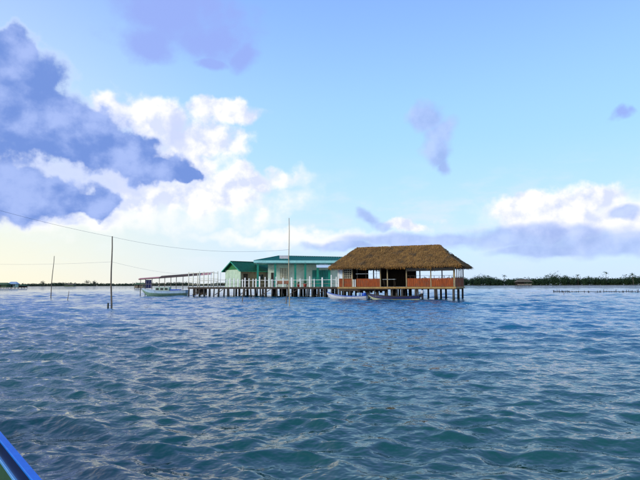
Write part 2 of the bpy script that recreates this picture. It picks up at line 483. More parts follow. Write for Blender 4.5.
def build_hut():
    rng = random.Random(3)
    t = thing('thatched_stilt_hut', 'long brown thatched hut on stilts with orange board railings', 'stilt hut', (HUT_X, HUT_Y, 0), HUT_ROT)
    # roof outline
    ex0, ex1, ey0, ey1, ez = -.75, 14.75, -.95, 7.95, 3.86
    rz, ry = 6.42, 3.5
    rx0, rx1 = 1.25, 11.75
    g0, g1, gz, gx = 1.76, 5.24, 5.42, 12.6
    A, B, Cc, Dd = Vector((ex0, ey0, ez)), Vector((ex1, ey0, ez)), Vector((ex1, ey1, ez)), Vector((ex0, ey1, ez))
    E, F = Vector((rx0, ry, rz)), Vector((rx1, ry, rz))
    G, H = Vector((gx, g0, gz)), Vector((gx, g1, gz))
    faces = [[A, B, G, F, E], [Cc, Dd, E, F, H], [Dd, A, E], [B, Cc, H, G], [G, H, F]]
    roof = link('thatched_roof', None, t)
    core = MB()
    for f in faces: core.poly(f)
    low = Vector((0, 0, -.20))
    ring = [A, B, Cc, Dd]
    for i in range(4):
        a, b = ring[i], ring[(i + 1) % 4]
        core.poly([a + low, b + low, b, a])
    core.poly([p + low for p in ring][::-1])
    core.build('thatch_core', M_thatch_core, roof)
    straw = MB()
    falls = [Vector((0, -4.4, -2.6)), Vector((0, 4.4, -2.6)), Vector((-2, 0, -2.56)), Vector((2.6, 0, -1.86)), Vector((1, 0, -1.6))]
    for f, d in zip(faces, falls): thatch_face(core, straw, f, rng, 280 if d.y < 0 or d.x > 0 else 90, d.normalized())
    # ragged fringe hanging from the eaves
    for i in range(4):
        a, b = ring[i], ring[(i + 1) % 4]
        L = (b - a).length; out = (b - a).cross(Vector((0, 0, 1))).normalized()
        for _ in range(int(L * 46)):
            u = rng.random(); p = a + (b - a) * u + out * rng.uniform(-.05, .08) + Vector((0, 0, rng.uniform(-.02, .12)))
            ln = rng.uniform(.18, .42) + .07 * math.sin(u * L * 1.7) + .05 * math.sin(u * L * 4.1 + 2)
            d = (Vector((0, 0, -1)) + out * rng.uniform(-.05, .6) + (b - a).normalized() * rng.gauss(0, .18)).normalized()
            sv = (b - a).normalized() * rng.uniform(.02, .05)
            straw.poly([p - sv, p + sv, p + d * ln + sv * .3, p + d * ln - sv * .3], max(.001, min(1, rng.gauss(.35, .25))))
    # ridge roll of bundled straw
    for _ in range(900):
        u = rng.random(); p = E.lerp(F, u) + Vector((0, rng.uniform(-.16, .16), rng.uniform(-.02, .10)))
        d = Vector((rng.gauss(0, .35), rng.choice((-1, 1)) * .8, -.62)).normalized()
        sv = Vector((rng.uniform(.03, .06), 0, 0))
        straw.poly([p - sv, p + sv, p + d * .5 + sv * .4, p + d * .5 - sv * .4], max(.001, min(1, rng.gauss(.3, .25))))
    for _ in range(500):      # hip crests
        a, b = rng.choice(((E, A), (E, A), (G, B), (G, B), (F, G), (E, Dd), (H, Cc)))
        u = rng.random(); p = a.lerp(b, u) + Vector((rng.uniform(-.1, .1), rng.uniform(-.1, .1), .06))
        d = ((b - a).normalized() + Vector((rng.gauss(0, .3), rng.gauss(0, .3), 0))).normalized()
        sv = d.cross(Vector((0, 0, 1))).normalized() * rng.uniform(.03, .06)
        straw.poly([p - sv, p + sv, p + d * .55 + sv * .4, p + d * .55 - sv * .4], max(.001, min(1, rng.gauss(.3, .25))))
    straw.build('thatch_straw', M_thatch, roof, kind='stuff')
    # floor, beams
    MB().box(.05, HL - .05, .12, HW - .05, DECK - .09, DECK - .003).build('floor', M_greywood, t)
    MB().box(-.1, HL + .12, -.02, .115, DECK - .20, DECK).build('floor_beam', M_ochre, t)
    MB().box(HL - .04, HL + .10, .12, HW, DECK - .20, DECK).build('floor_beam', M_ochre, t)
    MB().box(-.1, 0.045, .12, HW, DECK - .20, DECK).build('floor_beam', M_ochre, t)
    for yy in (3.43, 6.8):
        MB().box(.05, HL - .05, yy, yy + .14, DECK - .32, DECK - .095).build('joist', M_darkwood, t)
    # posts carrying the roof
    top = ez - .15
    for x in (.66, 1.83, 5.36, 6.22, 8.49, 11.3):
        MB().box(x - .06, x + .06, -.03 + .001 * x, .09, DECK + .002, top).build('post', M_bamboo, t)
    for x in (.05, 2.3, 5.2, 8.5, 11.3, HL - .05):
        MB().box(x - .06, x + .06, HW - .12, HW, DECK + .002, top).build('post', M_darkwood, t)
    MB().box(HL - .14, HL + .06, -.04, .14, DECK + .002, top).build('corner_post', M_bamboo, t)
    MB().box(-.06, .10, 0, .1, DECK + .002, top).build('corner_post', M_white, t)
    MB().box(-.2, HL + .2, .0, .12, top + .002, top + .14).build('wall_plate', M_darkwood, t)
    MB().box(-.2, HL + .2, HW - .12, HW, top + .002, top + .14).build('wall_plate', M_darkwood, t)
    # orange boarded railings, vertical boards
    def railing(x0, x1, z1=2.44, board=.245, label=None):
        p = link('orange_railing', None, t)
        n = max(1, round((x1 - x0) / board)); w = (x1 - x0) / n
        for i in range(n):
            j = rng.uniform(-.012, .012)
            MB().box(x0 + i * w + .008, x0 + (i + 1) * w - .008, .02 + j, .05 + j, DECK + .03, z1 - .05 + rng.uniform(-.012, .012)).build('board', M_orange, p)
        MB().box(x0, x1, .0, .08, z1 - .045, z1).build('top_rail', M_orange, p)
        return p
    railing(.13, 1.76); railing(2.35, 5.29); railing(8.56, HL - .16)
    for x in (1.92, 2.16):
        MB().box(x, x + .13, -.07, -.035, DECK - .0, 2.36).build('white_post', M_white, t)
    # side railing + bamboo slats of the end wall
    for i in range(16):
        y = .25 + i * .42
        MB().box(HL - .03, HL + .01 + .02 * (i % 2), y, y + (.40 if i % 3 else .22), DECK + .002, 2.48 if i % 3 else top - .02).build('end_wall_board', M_orange if i % 3 else M_endwall, t)
    # white panel at the corner
    MB().box(.12, .56, .03, .06, 2.48, 3.62).build('white_panel', M_skywhite, t)
    # lattice window
    lw = link('lattice_window', None, t)
    for i in range(5):
        x = .76 + i * .235; MB().box(x, x + .035, .03, .06, 2.46, 3.60).build('lattice_bar', M_cream, lw)
    for k in range(5):
        z = 2.52 + k * .255; MB().box(.73, 1.76, .061, .085, z, z + .035).build('lattice_bar', M_cream, lw)
    # second window: frame and thin bars
    wf = link('window', None, t)
    MB().box(2.3, 5.29, .02, .06, 3.52, 3.60).build('frame', M_bamboo, wf)
    for x in (3.55, 4.45, 4.85):
        MB().box(x, x + .05, .025, .055, 2.45, 3.52).build('mullion', M_darkwood, wf)
    MB().box(2.3, 5.29, .026, .054, 3.0, 3.035).build('crossbar', M_skywhite, wf)
    # inside: back wall of dark boards, left partly open; counter with pale top
    bw = link('back_wall', None, t)
    for x0, x1, z1 in ((.1, 1.75, 3.7), (3.25, 8.3, 3.7)):
        n = int((x1 - x0) / .3)
        for i in range(n):
            MB().box(x0 + i * .3 - .01, x0 + i * .3 + .305, HW - .17 + .01 * (i % 2), HW - .14 + .01 * (i % 2), DECK + .01, z1).build('board', M_darkwood, bw)
    for x0, x1 in ((1.8, 3.2), (8.35, HL - .12)):
        MB().box(x0, x1, HW - .16, HW - .13, DECK + .01, 2.25).build('parapet', M_darkwood, bw)
    for i in range(22):
        MB().box(-.02, .01 + .012 * (i % 2), .2 + i * .3, .485 + i * .3, DECK + .01, 3.68).build('side_board', M_darkwood, t)
    MB().beam((8.5, .2, 3.33), (HL - .1, .2, 3.33), .05, .05).build('curtain_rail', M_darkwood, t)
    MB().box(8.57, HL - .16, .06, .09, 3.26, 3.60).build('fascia_board', M_greywood, t)
    for i in range(9):
        x = 8.9 + i * .55
        MB().box(x, x + .05, .03, .06, 2.44, 2.64 + .03 * (i % 3)).build('baluster', M_darkwood, t)
    MB().box(8.56, HL - .16, .025, .065, 2.645 + .06, 2.74).build('hand_rail', M_darkwood, t)
    # piles: each column of piles is three rows deep
    cols = [.2, 1.5, 2.7, 3.9, 5.0, 6.1, 6.7, 7.3, 7.95, 9.55, 11.75, HL - .15]
    for x in cols:
        for yy in (.08, 3.5, 6.87):
            dx, dy = rng.uniform(-.06, .06), rng.uniform(-.05, .05)
            r = rng.uniform(.11, .145)
            ztop = DECK - (.205 if yy < 1 else .325)
            MB().tube([(x + dx, yy + dy, -1.2), (x, yy, ztop)], [r * 1.1, r], 8).build('pile', M_pile, t, smooth=True)
    for x in (9.85, 12.0):
        MB().tube([(x, .1, -1.0), (x - .1, .1, DECK - .205)], [.09, .08], 8).build('pile', M_pile, t, smooth=True)
    MB().box(.3, 6.0, -.06, .02, DECK - .50, DECK - .215).build('lower_beam', M_darkwood, t)
    for i in range(9):
        x = .5 + i * .62
        MB().box(x, x + .34, 1.2 + .1 * (i % 3), 1.26 + .1 * (i % 3), DECK - .62 - .1 * (i % 2), DECK - .12).build('hanging_board', M_darkwood, t)
    # low landing stage under the left half, where the boats tie up
    MB().box(2.6, 7.2, -.9, -.08, DECK - .30, DECK - .24).build('landing_step', M_darkwood, t)
    for x in (2.8, 4.9, 7.0):
        MB().tube([(x, -.7, -1), (x, -.7, DECK - .305)], [.08, .07], 8).build('pile', M_pile, t, smooth=True)
    return t
M_skywhite = mat('blue_white_paint', (.68, .76, .84), (.58, .68, .77), 4, .5, dirt=.15)
hut = build_hut()

def hut_pt(x, y, z):
    c, s = math.cos(HUT_ROT), math.sin(HUT_ROT)
    return (HUT_X + c * x - s * y, HUT_Y + s * x + c * y, z)

# table inside the hut, pale top
tb = thing('serving_table', 'pale topped table in the dark middle bay of the thatched hut', 'table', hut_pt(6.0, 1.6, DECK), HUT_ROT)
MB().box(-.75, .75, -.35, .35, .86, .92).build('table_top', M_skywhite, tb)
for sx in (-.66, .66):
    for sy in (-.28, .28):
        MB().box(sx - .03, sx + .03, sy - .03, sy + .03, 0, .858).build('leg', M_darkwood, tb)

# ------------------------------------------------------------------ jetty
JX, JY, JROT = -20.6, 78.0, R(-25)
JZ = 1.42
def j_pt(x, y, z=0.0):
    c, s = math.cos(JROT), math.sin(JROT)
    return (JX + c * x - s * y, JY + s * x + c * y, z)

def build_jetty():
    rng = random.Random(5)
    t = thing('wooden_jetty', 'long grey plank jetty on rows of dark piles in front of the green houses', 'jetty', (JX, JY, 0), JROT)
    L = 26.4
    dk = MB()
    x = 0.0
    while x < L:
        w = rng.uniform(.17, .21); y1 = 2.6 if x < 6 else 13.0
        dk.box(x, x + w - .012, -.06 + rng.uniform(-.05, .05), y1, JZ - .05 + rng.uniform(-.006, .006), JZ + rng.uniform(-.006, .006)); x += w
    dk.build('decking', M_greywood, t, kind='stuff')
    for y in (.1, 2.4, 4.6, 6.8, 9.2, 12.5):
        x0 = 0 if y < 3 else 6.1
        MB().box(x0, L, y - .06, y + .06, JZ - .27, JZ - .06).build('girder', M_darkwood, t)
    for k, y in enumerate((.1, 2.4, 4.6, 6.8, 9.2, 12.5)):
        x = (0.15 if y < 3 else 6.4) + rng.uniform(0, .3)
        while x < L:
            r = rng.uniform(.09, .15); top = JZ - .275
            MB().tube([(x + rng.uniform(-.12, .12), y + rng.uniform(-.08, .08), -1.0), (x, y, top)], [r * 1.1, r], 7).build('pile', M_pile, t, smooth=True)
            x += rng.uniform(.7, 1.15) if k == 0 else rng.uniform(1.3, 2.2)
    for i in range(7):
        x = .25 + i * .36
        MB().box(x, x + .3, 1.3 + .04 * (i % 2), 1.34 + .04 * (i % 2), .12 + .12 * (i % 3), JZ - .10).build('skirt_board', M_darkwood, t)
    # a few diagonal braces between the front piles
    for x in (1.0, 5.2, 9.6, 13.4, 17.8, 22.0):
        MB().beam((x, .0, .25), (x + 1.5, .0, JZ - .32), .07, .09).build('brace', M_darkwood, t)
    return t
build_jetty()

# white railing posts that stand along the jetty's front edge: one fence, posts and rails
def build_railings():
    rng = random.Random(9)
    t = thing('white_post_railing', 'pergola-like railing of tall thin white posts at the bare end of the jetty', 'railing', j_pt(0, 0, JZ), JROT)
    xs = [.15, 1.0, 1.9, 2.25, 3.05, 3.9, 4.9, 5.7]
    for x in xs:
        h = 2.35 + rng.uniform(-.12, .10)
        MB().tube([(x, .05, 0), (x + rng.uniform(-.05, .05), .05, h)], [.075, .065], 7).build('post', M_cream, t, smooth=True)
    for z, r in ((2.22, .042), (1.35, .03), (.95, .03), (.5, .03)):
        MB().tube([(.15, .0, z), (2.0, 0, z - .06), (3.9, 0, z + .02), (5.7, .0, z - .12)], r, 6).build('rail', M_cream, t, smooth=True)
    for x in (.4, 2.6, 4.4):
        MB().tube([(x, 2.45, 0), (x, 2.45, 2.3)], .05, 7).build('post', M_white, t, smooth=True)
    MB().tube([(.2, 2.45, 1.1), (5.6, 2.45, 1.1)], .025, 6).build('rail', M_greywood, t, smooth=True)
    f = thing('white_picket_fence', 'low white picket fence along the jetty edge before the two green houses', 'fence', j_pt(6.2, 0, JZ), JROT)
    px = [227, 230, 234, 238, 242.5, 245, 249, 253, 256, 259.5, 265, 269, 272, 276, 283, 291.5, 300, 309.5, 314, 322, 331, 336]
    for p in px:
        q = (p - 320) / FPX     # where this sight line meets the jetty's front edge
        c, s = math.cos(JROT), math.sin(JROT)
        x = (q * JY - JX) / (c - q * s) - 6.2
        h = rng.uniform(1.1, 1.5) + (.35 if p in (309.5, 331, 259.5) else 0)
        w = rng.uniform(.06, .10)
        MB().box(x - w, x + w, .0, .07, 0, h).build('picket', M_white, f)
    for z in (.45, .95):
        MB().box(.2, 19.9, .072, .10, z, z + .05).build('rail', M_greywood if z < .9 else M_white, f)
build_railings()

# ------------------------------------------------------------------ small green gabled house
def build_small_house():
    x0, y0 = at(240.5, 79.0)
    rot = R(43)          # local x = along the ridge away from the gable, y = across, the near corner at the origin
    t = thing('small_gabled_house', 'small pale mint house with dark green gable roof behind the jetty', 'house', (x0, y0, JZ), rot)
    W, L, Hh, rise, ov = 4.4, 6.3, 2.75, 1.30, .45
    wall = MB()
    # walls as four slabs; the gable wall faces local -x, the long wall local -y
    MB().box(0, .12, 0, W, 0, Hh).build('wall', M_mint, t)
    MB().box(L - .12, L, 0, W, 0, Hh).build('wall', M_mint, t)
    MB().box(.122, L - .122, W - .12, W, 0, Hh).build('wall', M_mint, t)
    lw = link('wall', None, t)
    n = 14; w = (L - .25) / n
    for i in range(n):
        if 1 <= i <= 2: continue
        MB().box(.123 + i * w + .006, .123 + (i + 1) * w - .006, .0 + .008 * (i % 2), .08, 0, Hh - .02).build('board', M_brownwall, lw)
    for i in (1, 2):
        MB().box(.123 + i * w, .123 + (i + 1) * w, .02, .08, 2.1, Hh - .02).build('board', M_brownwall, lw)
    d = MB().box(.123 + w + .02, .123 + 3 * w - .02, .09, .12, 0.02, 2.08).build('door', M_darkwood, t)
    MB().box(.123 + 3 * w - .14, .123 + 3 * w - .08, .06, .088, .98, 1.06).build('handle', M_wire, d)
    wn = MB().box(3.3, 4.5, -.03, -.002, 1.2, 2.1).build('window', M_greywood, t)
    MB().box(3.38, 4.42, -.045, -.032, 1.28, 2.02).build('pane', M_glassdark, wn)
    # gable infill of dark green boards
    g = link('gable', None, t)
    for xg in (.02, L - .14):
        k = 10
        for i in range(k):
            ya, yb = W * i / k + .006, W * (i + 1) / k - .006
            za = Hh + rise * (1 - abs(2 * ya / W - 1)); zb = Hh + rise * (1 - abs(2 * yb / W - 1))
            if i == k // 2 - 1: zb = Hh + rise - .01
            MB().hexa([(xg, ya, Hh + .003), (xg + .1, ya, Hh + .003), (xg + .1, yb, Hh + .003), (xg, yb, Hh + .003),
                       (xg, ya, za), (xg + .1, ya, za), (xg + .1, yb, zb), (xg, yb, zb)]).build('board', M_gable, g)
    rf = link('roof', None, t)
    s = rise / (W / 2)
    for sgn in (0, 1):
        ye = -ov if sgn == 0 else W + ov; ym = W / 2
        ze = Hh - ov * s + .06; zr = Hh + rise + .06
        m = MB(); n = 36
        rows = [[], []]
        for i in range(n + 1):
            x = -ov + (L + 2 * ov) * i / n; c = .025 * (i % 2)
            rows[0].append((x, ye, ze + c)); rows[1].append((x, ym, zr + c))
        m.grid(rows); m.grid([[(p[0], p[1], p[2] - .05) for p in r][::-1] for r in rows])
        m.build('corrugated_sheet', M_roofgreen, rf)
        MB().beam((-ov - .02, ye, ze - .09), (-ov - .02, ym, zr - .09), .03, .16).build('bargeboard', M_teal, rf)
        MB().beam((-ov, ye, ze - .08), (L + ov, ye, ze - .08), .03, .12).build('fascia', M_teal, rf)
    MB().beam((-ov, W / 2, Hh + rise + .10), (L + ov, W / 2, Hh + rise + .10), .22, .05).build('ridge_cap', M_roofgreen, rf)
build_small_house()

# ------------------------------------------------------------------ long green house with verandah
def build_long_house():
    x0, y0 = at(261.5, 75.5)
    rot = R(6)
    t = thing('long_verandah_house', 'long mint green house with teal verandah columns and dark teal roof', 'house', (x0, y0, JZ), rot)
    L = 12.6; He = 3.50; VD = 1.8; W = 6.5
    def lx(px, dy=0.0):      # local x of the front line seen at photograph column px
        q = (px - 320) / FPX; c, s = math.cos(rot), math.sin(rot)
        bx, by = x0 - s * dy, y0 + c * dy
        return (q * by - bx) / (c - q * s)
    # front wall split round the openings
    def wall(xa, xb, z0=0.0, z1=He, m=M_mint2, name='wall'): return MB().box(xa, xb, VD, VD + .12, z0, z1).build(name, m, t)
    a0 = lx(268, VD); wx0, wx1 = lx(280, VD), lx(287.5, VD)
    d0, d1 = lx(312, VD), lx(328.5, VD)
    wall(a0, wx0 - .005); wall(wx0, wx1, 0, 1.35); wall(wx0, wx1, 2.85); wall(wx1 + .005, d0); wall(d1, L + .3)
    wall(d0 + .005, d1 - .005, 2.6)
    MB().box(a0, a0 + .12, VD + .122, W, 0, He).build('wall', M_mint2, t)
    MB().box(a0, L + .3, W - .12, W, 0, He).build('wall', M_mint2, t)
    MB().box(L + .18, L + .3, VD + .122, W - .122, 0, He).build('wall', M_mint2, t)
    # dark doorway leaf by the near corner
    dr = MB().box(lx(271, VD), lx(273.6, VD), VD - .04, VD - .002, 0, 2.2).build('door', M_darkwood, t)
    MB().box(lx(273, VD), lx(273.3, VD), VD - .07, VD - .042, 1.0, 1.1).build('handle', M_wire, dr)
    # cream window
    w = link('window', None, t)
    MB().box(wx0 - .06, wx1 + .06, VD - .05, VD - .002, 1.27, 1.345).build('sill', M_cream, w)
    MB().box(wx0 - .06, wx1 + .06, VD - .04, VD - .002, 2.855, 2.93).build('frame', M_cream, w)
    n = 3; ww = (wx1 - wx0) / n
    for i in range(n):
        p = MB().box(wx0 + i * ww + .03, wx0 + (i + 1) * ww - .03, VD + .03, VD + .06, 1.36, 2.84).build('shutter', M_creamwin, w)
        for k in range(4):
            MB().box(wx0 + i * ww + .05, wx0 + (i + 1) * ww - .05, VD + .005, VD + .028, 1.45 + k * .36, 1.70 + k * .36).build('slat', M_cream, p)
    # teal double door and side screens
    dd = link('double_door', None, t)
    n = 5; ww = (d1 - d0) / n
    for i in range(n):
        lf = MB().box(d0 + i * ww + .012, d0 + (i + 1) * ww - .012, VD + .03, VD + .07, .02, 2.58).build('door_leaf', M_tealdoor if i % 2 else M_aquadoor, dd)
        for z in (.25, 1.45):
            MB().box(d0 + i * ww + .10, d0 + (i + 1) * ww - .10, VD + .012, VD + .028, z, z + .95).build('panel', M_tealdoor, lf)
    # columns
    for px in (257.8, 275.2, 295.2, 305.2, 317.6, 329.2):
        x = lx(px); c = MB().box(x - .15, x + .15, -.13, .13, 0, He - .02).build('column', M_teal, t)
        MB().box(x - .20, x + .20, -.18, .18, He - .22, He - .05).build('capital', M_teal, c)
    MB().box(lx(256), L + .3, -.02, .10, He + .003, He + .12).build('beam', M_aqua, t)
    # roof: hipped on the near end, fascia in light aqua
    e0, e1, ef, eb, ez = lx(256.2) - .35, L + 1.0, -.45, W + .6, He + .12
    hx = lx(279, 3.0); rz0, rz1, ry = He + 1.36, He + 1.16, 3.0
    rf = link('roof', None, t)
    def sheet(A, B, Cc, D, n):      # A-B at the eave, D-C at the ridge
        A, B, Cc, D = map(Vector, (A, B, Cc, D)); rows = [[], []]
        for i in range(n + 1):
            c = Vector((0, 0, .03 * (i % 2)))
            rows[0].append(A.lerp(B, i / n) + c); rows[1].append(D.lerp(Cc, i / n) + c)
        m = MB(); m.grid(rows); m.grid([[p - Vector((0, 0, .05)) for p in r][::-1] for r in rows]); return m
    ft = ez + .34
    sheet((e0, ef, ft), (e1, ef, ft), (e1, ry, rz1), (hx, ry, rz0), 60).build('roof_sheet', M_rooftea, rf)
    sheet((e1, eb, ft), (e0, eb, ft), (hx, ry, rz0), (e1, ry, rz1), 60).build('roof_sheet', M_rooftea, rf)
    sheet((e0, eb, ft), (e0, ef, ft), (hx, ry, rz0), (hx, ry, rz0), 24).build('roof_sheet', M_rooftea, rf)
    MB().beam((hx, ry, rz0 + .05), (e1, ry, rz1 + .05), .24, .05).build('ridge_cap', M_rooftea, rf)
    MB().beam((e0, ef, ft + .03), (hx, ry, rz0 + .05), .18, .05).build('hip_cap', M_rooftea, rf)
    MB().box(e0, e1, ef - .04, ef, ez, ft + .02).build('fascia', M_aqua, rf)
    MB().box(e0 - .04, e0 - .001, ef - .04, eb, ez, ft + .02).build('fascia', M_aqua, rf)
    MB().box(e0, e1, ef + .002, W, ez + .02, ez + .05).build('soffit', M_aqua, rf)
    # white panel standing on the roof at the head of the hip
    wpx0, wpx1 = lx(279.3, 1.5), lx(288.5, 1.5)
    MB().hexa([(wpx0, .95, ft + .20), (wpx1, .95, ft + .20), (wpx1, 1.00, ft + .20), (wpx0, 1.00, ft + .20),
               (wpx0, .95, rz0 - .03), (wpx1, .95, rz0 - .12), (wpx1, 1.00, rz0 - .12), (wpx0, 1.00, rz0 - .03)]).build('white_panel', M_pinkwhite, t)
    # pale awning over the double door
    ax0, ax1 = lx(316), lx(330.5)
    MB().hexa([(ax0, -.85, He - .62), (ax1, -.85, He - .62), (ax1, -.05, He - .10), (ax0, -.05, He - .10),
               (ax0, -.85, He - .59), (ax1, -.85, He - .59), (ax1, -.05, He - .07), (ax0, -.05, He - .07)]).build('awning', M_awning, t)
    return t
M_creamwin = mat('cream_shutter', (.62, .58, .40), (.52, .49, .34), 3, .6)
M_tealdoor = mat('teal_door', (.03, .30, .25), (.025, .24, .20), 3, .5)
M_aquadoor = mat('aqua_door', (.06, .40, .36), (.05, .33, .30), 3, .5)
M_pinkwhite = mat('pinkish_white_board', (.70, .66, .66), (.62, .58, .59), 3, .6)
M_awning = mat('pale_blue_awning', (.66, .74, .86), (.58, .66, .80), 3, .6)
build_long_house()

# bench and pots on the deck
bn = thing('orange_bench', 'low orange wooden bench on the jetty below the cream window', 'bench', j_pt(16.3, .9, JZ), JROT)
for k in range(3): MB().box(-.95, .95, -.2 + k * .14, -.08 + k * .14, .42, .46).build('seat_slat', M_orange, bn)
for k in range(3): MB().box(-.95, .95, .24, .27, .50 + k * .14, .61 + k * .14).build('back_slat', M_orange, bn)
for sx in (-.88, .82):
    MB().box(sx, sx + .06, .215, .238, 0, .92).build('leg', M_orange, bn)
    MB().box(sx, sx + .06, -.2, -.14, 0, .418).build('leg', M_orange, bn)
    MB().box(sx, sx + .06, -.14, .214, .36, .415).build('leg_rail', M_orange, bn)

M_rope = mat('rope', (.36, .30, .20), (.25, .20, .13), 8, .9)
def mooring(a, b, sag, label):
    a, b = Vector(a), Vector(b); pts = []
    for i in range(13):
        u = i / 12; p = a.lerp(b, u); p.z -= sag * 4 * u * (1 - u); pts.append(p)
    tag(MB().tube(pts, .018, 5).build('mooring_rope', M_rope, None, smooth=True), label, 'rope', 'mooring ropes')
def planter(px, dy, s, label):
    q = (px - 320) / FPX; c, sn = math.cos(JROT), math.sin(JROT)
    bx, by = JX - sn * dy, JY + c * dy
    x = (q * by - bx) / (c - q * sn)
    t = thing('potted_plant', label, 'plant', j_pt(x, dy, JZ), 0, 'potted plants on the jetty')
    MB().tube([(0, 0, 0), (0, 0, .34 * s), (0, 0, .38 * s)], [.15 * s, .21 * s, .23 * s], 10).build('pot', M_red, t, smooth=True)
    m = MB(); rng = random.Random(px)
    for _ in range(60):
        a = rng.uniform(0, 6.28); e = rng.uniform(.1, 1.4); l = rng.uniform(.25, .55) * s
        b = Vector((0, 0, .36 * s)); d = Vector((math.cos(a) * math.cos(e), math.sin(a) * math.cos(e), math.sin(e)))
        sv = d.cross(Vector((0, 0, 1))).normalized() * .035
        m.poly([b + d * l * .2, b + d * l * .7 + sv, b + d * l + Vector((0, 0, -.08)), b + d * l * .7 - sv])
    m.build('leaves', M_palm, t)
planter(298.5, .9, 1.0, 'smaller of two plants in red pots on the jetty, nearer the bench')
planter(305, 1.0, 1.25, 'bushier of two plants in red pots on the jetty, farther from the bench')

# ------------------------------------------------------------------ boats
def loft(L, W, H, bow=.55, stern=.12, tuck=.45, n=22, z0=-.18, bw=2.2):
    """hull stations: list of rows keel->gunwale for one side; x from stern (0) to bow (L)"""
    st = []
    for i in range(n + 1):
        u = i / n
        half = W / 2 * (1 - max(0, (u - .42) / .58) ** bw) * (1 - tuck * max(0, (.42 - u) / .42) ** 2)
        half = max(half, .015)
        top = H + bow * max(0, (u - .45) / .55) ** 2.2 + stern * max(0, (.4 - u) / .4) ** 2
        keel = z0 + (top - z0) * .80 * max(0, (u - .72) / .28) ** 2.4
        st.append((u * L, half, top, keel))
    return st

def hull_parts(t, st, lower, upper, inside, rail, split=.55, th=.035):
    def pt(s, k, side, inner=0.0):
        x, h, top, keel = s
        z = keel + (top - keel) * k
        w = max(.004, h * (min(1.0, (k + .02) * 1.6) ** .55 * .9 + .1 * k) - inner)
        return (x, side * w, z + (inner if k < .05 else 0))
    for name, k0, k1, m in (('hull', 0.0, split, lower), ('upper_strake', split, 1.0, upper)):
        b = MB()
        ks = [k0 + (k1 - k0) * j / 4 for j in range(5)]
        for side in (1, -1):
            b.grid([[pt(s, k, side) for k in ks][::side] for s in st])
            if name == 'upper_strake':
                b.grid([[pt(s, k, side, th) for k in ks][::-side] for s in st])
        if k0 == 0.0:
            b.grid([[pt(s, 0, -1), pt(s, 0, 1)] for s in st])
        s0 = st[0]                                          # transom
        b.poly([pt(s0, k, 1) for k in ks] + [pt(s0, k, -1) for k in ks[::-1]])
        b.build(name, m, t, smooth=False)
    f = MB()
    f.grid([[pt(s, split * .55, -1), pt(s, split * .55, 1)] for s in st[:-2]])
    f.build('floor', inside, t)
    g = MB()
    for side in (1, -1):
        g.tube([(s[0], side * max(.004, s[1]), s[2] + .01) for s in st], .035, 6)
    g.tube([(st[0][0], -st[0][1], st[0][2] + .01), (st[0][0], st[0][1], st[0][2] + .01)], .035, 6)
    g.build('gunwale', rail, t, smooth=True)

def thwarts(t, st, us, m):
    n = len(st) - 1
    for u in us:
        s = st[int(u * n)]
        MB().box(s[0] - .13, s[0] + .13, -s[1] * .96, s[1] * .96, s[2] - .12, s[2] - .08).build('thwart', m, t)

# white and blue sampan, its bow raised towards the jetty
s1 = thing('white_sampan', 'white open boat with blue inside moored under the lattice window of the thatched hut', 'boat', hut_pt(4.35, -2.0, 0), HUT_ROT + R(180) - R(3), 'boats moored at the thatched hut')
st = loft(5.1, 1.25, .38, .46, .08)
hull_parts(s1, st, M_boatwhite, M_boatwhite, M_navy, M_blue)
thwarts(s1, st, (.25, .5, .72), M_blue)
# dark sampan with an outboard motor
s2 = thing('dark_sampan', 'long dark open boat with cream waterline moored before the middle bay of the hut', 'boat', hut_pt(10.35, -1.55, 0), HUT_ROT + R(180) + R(2), 'boats moored at the thatched hut')
st2 = loft(6.0, 1.15, .40, .30, .10)
hull_parts(s2, st2, M_boatcream, M_navy, M_darkwood, M_darkwood, .5)
thwarts(s2, st2, (.2, .42, .64, .82), M_greywood)

# outboard motor on the dark sampan's stern
om = thing('outboard_motor', 'black outboard motor with white cowl on the stern of the dark boat', 'motor', hut_pt(10.42, -1.53, 0), HUT_ROT + R(182))
MB().tube([(-.22, 0, .72), (-.22, 0, .80), (-.22, 0, 1.02), (-.20, 0, 1.10)], [.17, .20, .19, .10], 12).build('cowl', M_boatwhite, om, smooth=True)
MB().tube([(-.2, 0, -.35), (-.2, 0, .72)], [.07, .10], 8).build('shaft', M_black, om, smooth=True)
MB().box(-.14, .12, -.10, .10, .34, .70).build('clamp', M_black, om)
MB().tube([(-.1, 0, .82), (.55, .06, .90)], .03, 6).build('tiller', M_black, om, smooth=True)

def drum(x, y, z, m, label, s=1.0):
    t = thing('plastic_drum', label, 'drum', hut_pt(x, y, z), 0, 'drums in the white boat')
    prof = [(0, .20), (.04, .235), (.20, .24), (.22, .225), (.26, .225), (.28, .24), (.50, .235), (.55, .19)]
    MB().tube([(0, 0, a * s) for a, b in prof], [b * s for a, b in prof], 14).build('barrel', m, t, smooth=True)
    MB().tube([(.08, 0, .55 * s), (.08, 0, .60 * s)], .05, 8).build('cap', M_boatwhite, t, smooth=True)
drum(3.35, -1.98, .24, M_skyblue, 'pale blue drum standing in the white boat')
drum(4.02, -2.0, .24, M_blue, 'deep blue drum standing in the stern of the white boat')

